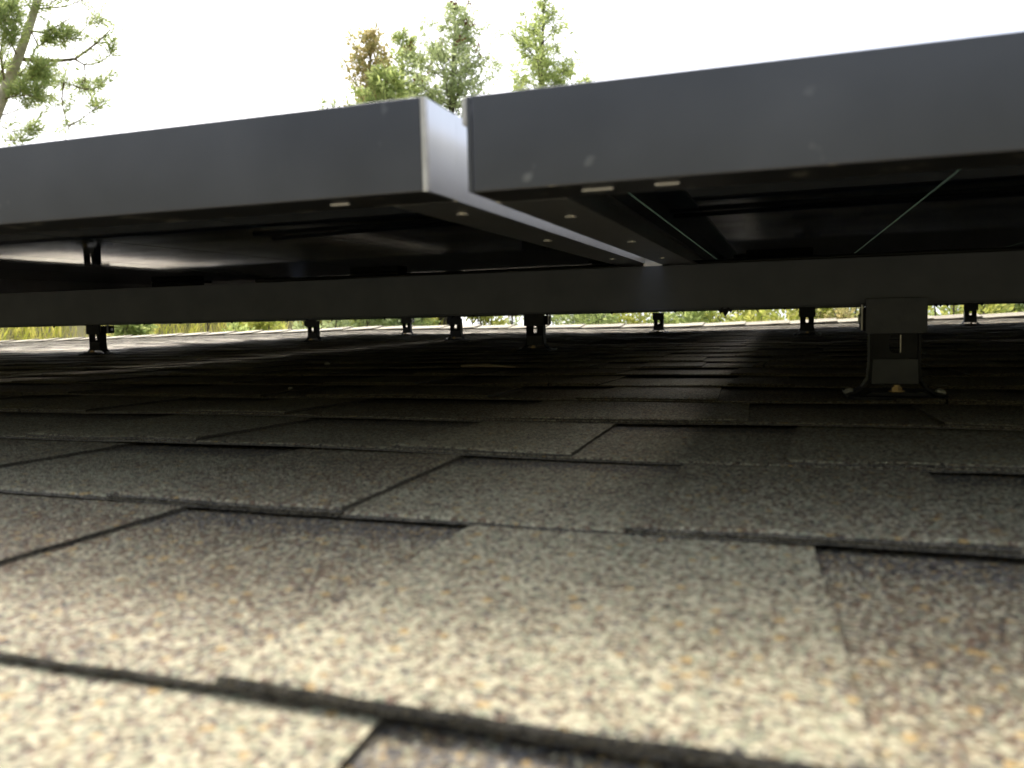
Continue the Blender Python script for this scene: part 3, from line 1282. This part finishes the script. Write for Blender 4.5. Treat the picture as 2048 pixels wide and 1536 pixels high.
def conifer(name, px, dist, top_py, width, leafm, label, cat, seed, droop=-.1, dens=70, ll=.13, lw=.04, bare=.1, ragged=.3, group=None,
            extra=None, barkm=None, lean=0.0, shape=1.0, gap=.34):
    r = random.Random(seed)
    tip = at(px, top_py, dist)
    gz = ground_z(tip.x, tip.y)
    base = Vector((tip.x - lean, tip.y, gz - .1))
    h = tip.z - base.z
    root = empty(name, base)
    tag(root, label, cat, group)
    tr = MB()
    n = 9
    tp = [Vector((lean * (i / n) ** 1.5 + .02 * h * .2 * noise.noise(Vector((i * .7, seed, 0))), .05 * noise.noise(Vector((seed, i * .6, 3))), h * i / n)) for i in range(n + 1)]
    r0 = .018 * h
    tr.tube(tp, [r0 * (1 - i / n) ** .8 + .008 for i in range(n + 1)], 8)
    tr.build('trunk', barkm or M_BARKD, root, smooth=True)
    br, lv, ex = MB(), Leaves(), Leaves()
    z = h * bare
    while z < h * .985:
        f = (z - h * bare) / (h * (1 - bare))
        reach = width * .5 * min(1.0, ((h - z) / (width * 1.15)) ** shape)
        for k in range(r.randint(4, 6)):
            a = r.uniform(0, 2 * PI)
            ln = reach * r.uniform(1 - ragged, 1 + ragged * .6)
            t = z / h * n
            i0 = min(n - 1, int(t))
            p0 = tp[i0].lerp(tp[i0 + 1], t - i0)
            out = Vector((math.cos(a), math.sin(a), 0))
            up = droop + r.uniform(-.15, .25) + .75 * f
            pts = [p0 + out * ln * s + Vector((0, 0, ln * (up * s + .25 * s * s))) for s in (0, .35, .7, 1)]
            br.tube(pts, [.012 * ln + .004, .008 * ln + .003, .004, .002], 4, False)
            spray(lv, r, pts, dens, .10 * ln + .05, ll, lw)
            for q in range(int(3 + ln * 3.0)):
                s = r.uniform(.25, .95)
                b0 = pts[0].lerp(pts[3], s)
                sd = out.cross(Vector((0, 0, 1))) * r.choice((-1, 1))
                tl = ln * .45 * (1.05 - s) + .10
                te = b0 + (out * .55 + sd * .8 + Vector((0, 0, r.uniform(-.25, .35)))).normalized() * tl
                br.tube([b0, te], [.004, .002], 3, False)
                spray(lv, r, [b0, te], dens, .06, ll, lw, 0)
            if extra and r.random() < extra[1]:
                for _ in range(14):
                    q = rdir(r)
                    ex.put(pts[3] + q * .12 * r.random(), q, .09, .06)
        z += gap * r.uniform(.6, 1.3) * (1.1 - .6 * f)
    # leader
    spray(lv, r, [tp[-2], tp[-1], tp[-1] + Vector((0, 0, .15))], dens * 1.2, .06, ll, lw, .2)
    br.build('branches', barkm or M_BARKD, root)
    lv.build('crown', leafm, root, (0, 0, 0))
    if extra and ex.P:
        ex.build('cones', extra[0], root, (0, 0, 0))['kind'] = 'stuff'
    return root


def broad(name, px, dist, py_top, width, leafm, label, cat, seed, dens=1.0, ll=.12, lw=.06, group=None, trunk_h=.35, clumps=26, holes=.5, barkm=None, flat=1.0):
    """rounded tree or shrub: forked limbs that end in leaf clumps with gaps between them"""
    r = random.Random(seed)
    tip = at(px, py_top, dist)
    gz = ground_z(tip.x, tip.y)
    base = Vector((tip.x, tip.y, gz - .1))
    h = tip.z - base.z
    root = empty(name, base)
    tag(root, label, cat, group)
    tr, br, lv = MB(), MB(), Leaves()
    th = h * trunk_h
    tp = [Vector((.06 * h * noise.noise(Vector((seed, i * .5, 1))), .06 * h * noise.noise(Vector((seed, i * .5, 7))), th * i / 4)) for i in range(5)]
    tr.tube(tp, [.03 * h * (1 - .12 * i) for i in range(5)], 8)
    tr.build('trunk', barkm or M_BARKD, root, smooth=True)
    cz = (th + h) / 2
    for k in range(clumps):
        a = r.uniform(0, 2 * PI)
        u = r.uniform(-1, 1)
        rr = (r.random() ** .45)
        sq = math.sqrt(1 - u * u)
        c = Vector((math.cos(a) * sq * width * .5 * rr, math.sin(a) * sq * width * .5 * rr, cz + u * rr * (h - th) * .52 * flat))
        s0 = tp[-1].lerp(tp[2], r.random() * .6)
        mid = s0.lerp(c, .55) + Vector((0, 0, -.06 * h * r.random()))
        br.tube([s0, mid, c], [.012 * h * .7, .006 * h * .7, .0025 * h], 5, False)
        cr = width * r.uniform(.10, .20)
        nl = int(190 * dens * r.uniform(.5, 1.2))
        for t in range(3):
            te = c + rdir(r, .3) * cr * 1.3
            br.tube([c.lerp(mid, .2), te], [.0018 * h, .001 * h], 3, False)
            spray(lv, r, [c, te], 60 * dens, cr * .3, ll, lw, 0)
        for _ in range(nl):
            q = rdir(r)
            lv.put(c + Vector((q.x, q.y, q.z * .75)) * cr * r.random() ** .5, q + Vector((0, 0, .3)), ll * r.uniform(.6, 1.3), lw * r.uniform(.7, 1.3))
    br.build('branches', barkm or M_BARKD, root)
    lv.build('crown', leafm, root, (0, 0, 0))
    return root


G_T = 'trees on the bank behind the house'
conifer('fir_tree', 912, 21, 2, 3.3, L_FIRB, 'tall dense fir with a ragged top, above the gap between the panels', 'tree', 11, dens=44, gap=.32, group=G_T, ragged=.45, extra=(L_RUST, .10), shape=.75)
conifer('fir_tree', 1088, 23, -6, 2.9, L_FIR, 'slender open fir standing alone to the right of the gap', 'tree', 22, dens=46, gap=.40, group=G_T, ragged=.5, shape=.85)
conifer('cypress_tree', 742, 20, 78, 1.15, L_GOLD, 'golden brown cypress at the left of the middle trees', 'tree', 33, droop=.9, dens=30, ll=.15, lw=.055, gap=.36, group=G_T, shape=.45)
conifer('fir_tree', 806, 22, 72, 1.9, L_FIR, 'thin fir with rusty cones between the golden cypress and the tall fir', 'tree', 44, dens=50, gap=.36, group=G_T, extra=(L_RUST, .35), shape=.6)
conifer('fir_tree', 775, 19, 148, 1.9, L_FIR, 'low bright green fir in front of the golden cypress', 'tree', 45, dens=60, gap=.28, group=G_T, shape=.6)
broad('bush', 655, 20, 176, 1.7, L_FIRB, 'small bush whose top peeps over the left panel', 'bush', 55, group='bushes on the bank behind the house', clumps=22, dens=.8, ll=.10, lw=.04)
conifer('fir_tree', 1172, 27, 148, 1.0, L_FIR, 'far fir whose bare tip pokes over the right panel', 'tree', 66, dens=24, gap=.4, group=G_T)

# low plants that show between the ridge and the rail
low = [
    (258, 13.5, 606, 1.0, L_FIR, 'dark green bush standing in the tall grass beside the leftmost mount', 1.0),
    (455, 15, 600, 1.7, L_FIR, 'dark bush at the right end of the tall grass', .8),
    (545, 16, 596, 1.6, L_LIME, 'yellowing bush left of the lone small mount', .7),
    (660, 16, 594, 2.0, L_FIRB, 'blue green bush right of the lone small mount', 1.0),
    (765, 16, 592, 1.9, L_FIRB, 'blue green bush behind the tiny mount left of the centre pair', 1.1),
    (860, 16.5, 592, 1.6, L_FIR, 'dark green bush between the tiny mount and the centre pair', 1.0),
    (958, 16, 590, 1.5, L_LIME, 'lime green bush between the centre pair of mounts', .8),
    (1018, 15, 598, .9, L_GOLD, 'small golden bush close to the left of the middle mount', .7),
]
for i, (px, dist, py, w, lm, lab, de) in enumerate(low):
    broad('bush', px, dist, py, w, lm, lab, 'bush', 100 + i, dens=de * 1.4, ll=.11, lw=.05, group='bushes on the bank behind the house', trunk_h=.2, clumps=30)
right = [
    (1165, 17, 590, 2.2, L_FIR, 'loose green tree right of the middle mount with sky showing through', .28, M_BARKD),
    (1262, 18, 585, 2.2, L_LIME, 'loose tree with a pale trunk left of the tiny mount in the sky gap', .3, M_BARK),
    (1385, 17, 600, 1.5, L_FIR, 'thin leafy tree right of the tiny mount in the sky gap', .3, M_BARKD),
    (1490, 17, 592, 1.7, L_LIME, 'thin yellow green tree at the right end of the sky gap', .4, M_BARKD),
    (1580, 15, 575, 2.0, L_LIME, 'yellow green tree behind the mount with two flared feet', .75, M_BARKD),
    (1680, 15.5, 570, 2.0, L_GOLD, 'amber and green tree left of the large mount', .6, M_BARKD),
    (1750, 16, 565, 1.8, L_PINE, 'green tree half hidden behind the large mount', .6, M_BARKD),
    (1895, 15, 560, 2.2, L_LIME, 'yellow green tree right of the large mount with dark twigs', .7, M_BARKD),
    (2010, 15.5, 555, 2.3, L_PINE, 'green tree at the right edge behind the last tiny mount', .7, M_BARKD),
]
for i, (px, dist, py, w, lm, lab, de, bk) in enumerate(right):
    broad('tree', px, dist, py, w, lm, lab, 'tree', 200 + i, dens=de, ll=.12, lw=.055, group=G_T, trunk_h=.55, clumps=30, barkm=bk)


def near_pine():
    """the pine at the left whose long boughs hang into the picture"""
    r = random.Random(77)
    D = 13.0
    tip = at(150, -330, D)
    p_low = at(-75, 420, D)
    base = Vector((p_low.x - .5, p_low.y, ground_z(p_low.x - .5, p_low.y) - .1))
    root = empty('pine_tree', base)
    tag(root, 'leaning pine with long drooping boughs at the left edge', 'tree', G_T)

    def P(px, py, dd=0.0):
        return at(px, py, D + dd) - base
    tp = [Vector((0, 0, 0)), P(-75, 420), P(-8, 225), P(35, 120), P(58, 55), P(82, -20), P(115, -150), P(150, -330)]
    tr, br, lv = MB(), MB(), Leaves()
    tr.tube(tp, [.16, .11, .080, .064, .056, .05, .035, .01], 10)
    tr.build('trunk', M_BARK, root, smooth=True)
    # boughs: pixel outline and depth step along them, radius, whether the end is leafy
    B = [
        ([(40, 118), (80, 121), (120, 121), (150, 118), (178, 98), (200, 80), (220, 60)], .5, .022, 1),
        ([(150, 119), (168, 129), (198, 126), (218, 112), (228, 98)], .6, .010, 1),
        ([(168, 129), (171, 150), (169, 178)], .5, .008, 1),
        ([(169, 178), (150, 172), (130, 165), (110, 172)], .5, .007, 1),
        ([(169, 178), (190, 178), (212, 160)], .5, .007, 1),
        ([(128, 165), (124, 195), (126, 220), (137, 250)], .6, .009, 1),
        ([(137, 252), (160, 240), (190, 218), (204, 205)], .7, .009, 1),
        ([(137, 252), (138, 262), (130, 283), (127, 300)], .6, .007, 0),
        ([(84, 225), (124, 219)], .6, .004, 0),
        ([(62, 62), (90, 66), (115, 52), (150, 30)], -.4, .012, 0),
        ([(110, 58), (118, 72), (134, 78)], -.3, .006, 1),
        ([(62, 60), (75, 90), (62, 115), (48, 140), (34, 152)], -.3, .009, 0),
        ([(78, 92), (95, 82), (112, 72), (128, 66)], -.3, .008, 2),
        ([(76, 18), (100, 15), (130, 14), (166, 0), (200, -20)], .3, .011, 1),
        ([(70, 10), (95, 12), (125, -10)], -.3, .008, 1),
        ([(153, 62), (166, 42)], .4, .004, 0),
        ([(150, 70), (172, 55), (196, 38)], .4, .006, 1),
        ([(28, 150), (50, 150), (72, 142), (88, 150)], .2, .010, 2),
        ([(10, 185), (40, 170), (70, 150), (84, 140)], -.4, .011, 2),
        ([(5, 200), (35, 190), (70, 192)], -.5, .008, 2),
        ([(0, 232), (30, 222), (60, 208), (88, 193)], .2, .008, 1),
        ([(0, 250), (20, 262), (45, 262), (72, 252)], .3, .005, 1),
        ([(-20, 280), (10, 280), (40, 284), (62, 270)], .3, .006, 1),
        ([(35, 115), (20, 80), (25, 50), (40, 20)], -.6, .010, 0),
        ([(30, 60), (5, 40), (-20, 30)], -.6, .012, 2),
        ([(42, 15), (20, 8), (0, 15), (-20, 5)], -.5, .012, 2),
        ([(45, -10), (25, 20), (10, 40)], -.7, .010, 2),
        ([(10, 170), (0, 110), (5, 80), (20, 62)], -.6, .010, 1),
        ([(0, 150), (15, 110), (25, 85)], -.5, .006, 1),
        ([(-5, 240), (0, 180), (20, 150)], .5, .008, 2),
        ([(82, -20), (120, -60), (190, -80)], .6, .016, 2),
        ([(100, -90), (60, -110), (-10, -90)], .2, .016, 2),
        ([(115, -150), (170, -190), (230, -170)], .2, .014, 2),
    ]
    for pts, dd, rad, leafy in B:
        n = len(pts) - 1
        q = [P(x, y, dd * i / n) for i, (x, y) in enumerate(pts)]
        br.tube(q, [1.5 * rad * (1 - .7 * i / n) for i in range(n + 1)], 6)
        if leafy == 0:
            spray(lv, r, q, 16, .03, .07, .012, .2)
            continue
        spray(lv, r, q, 60, .05, .10, .016, .25)
        k = 10 if leafy == 1 else 18
        for _ in range(k):
            i = min(n - 1, int((r.random() ** .55) * n))
            b0 = q[i].lerp(q[i + 1], r.random())
            d = (q[i + 1] - q[i]).normalized()
            te = b0 + (d * .9 + rdir(r) * .9 + Vector((0, 0, .25))).normalized() * r.uniform(.12, .32)
            br.tube([b0, te], [.004, .002], 4, False)
            spray(lv, r, [b0, te], 150 if leafy == 1 else 230, .05, .105, .015, 0)
    br.build('branches', M_BOUGH, root)
    lv.build('crown', L_PINE, root, (0, 0, 0))


near_pine()


def tall_grass():
    r = random.Random(9)
    lv = Leaves()
    n = 0
    while n < 42000:
        x, y = r.uniform(-24, -5.5), r.uniform(5, 21)
        if y < 10.9 and x > -9.5:
            continue
        cl = noise.noise(Vector((x * .5, y * .5, 2)))
        if cl < -.25 and r.random() < .6:
            continue
        z = ground_z(x, y)
        d = Vector((r.gauss(0, .35), r.gauss(0, .35), 1))
        lv.put((x, y, z - .03), d, r.uniform(.35, .85) * (1 + .3 * cl), r.uniform(.012, .03))
        n += 1
    o = lv.build('tall_grass', L_GRASS, None, (0, 0, 0))
    tag(o, 'bright yellow green tall grass on the bank behind the ridge', 'grass', None, 'stuff')


tall_grass()
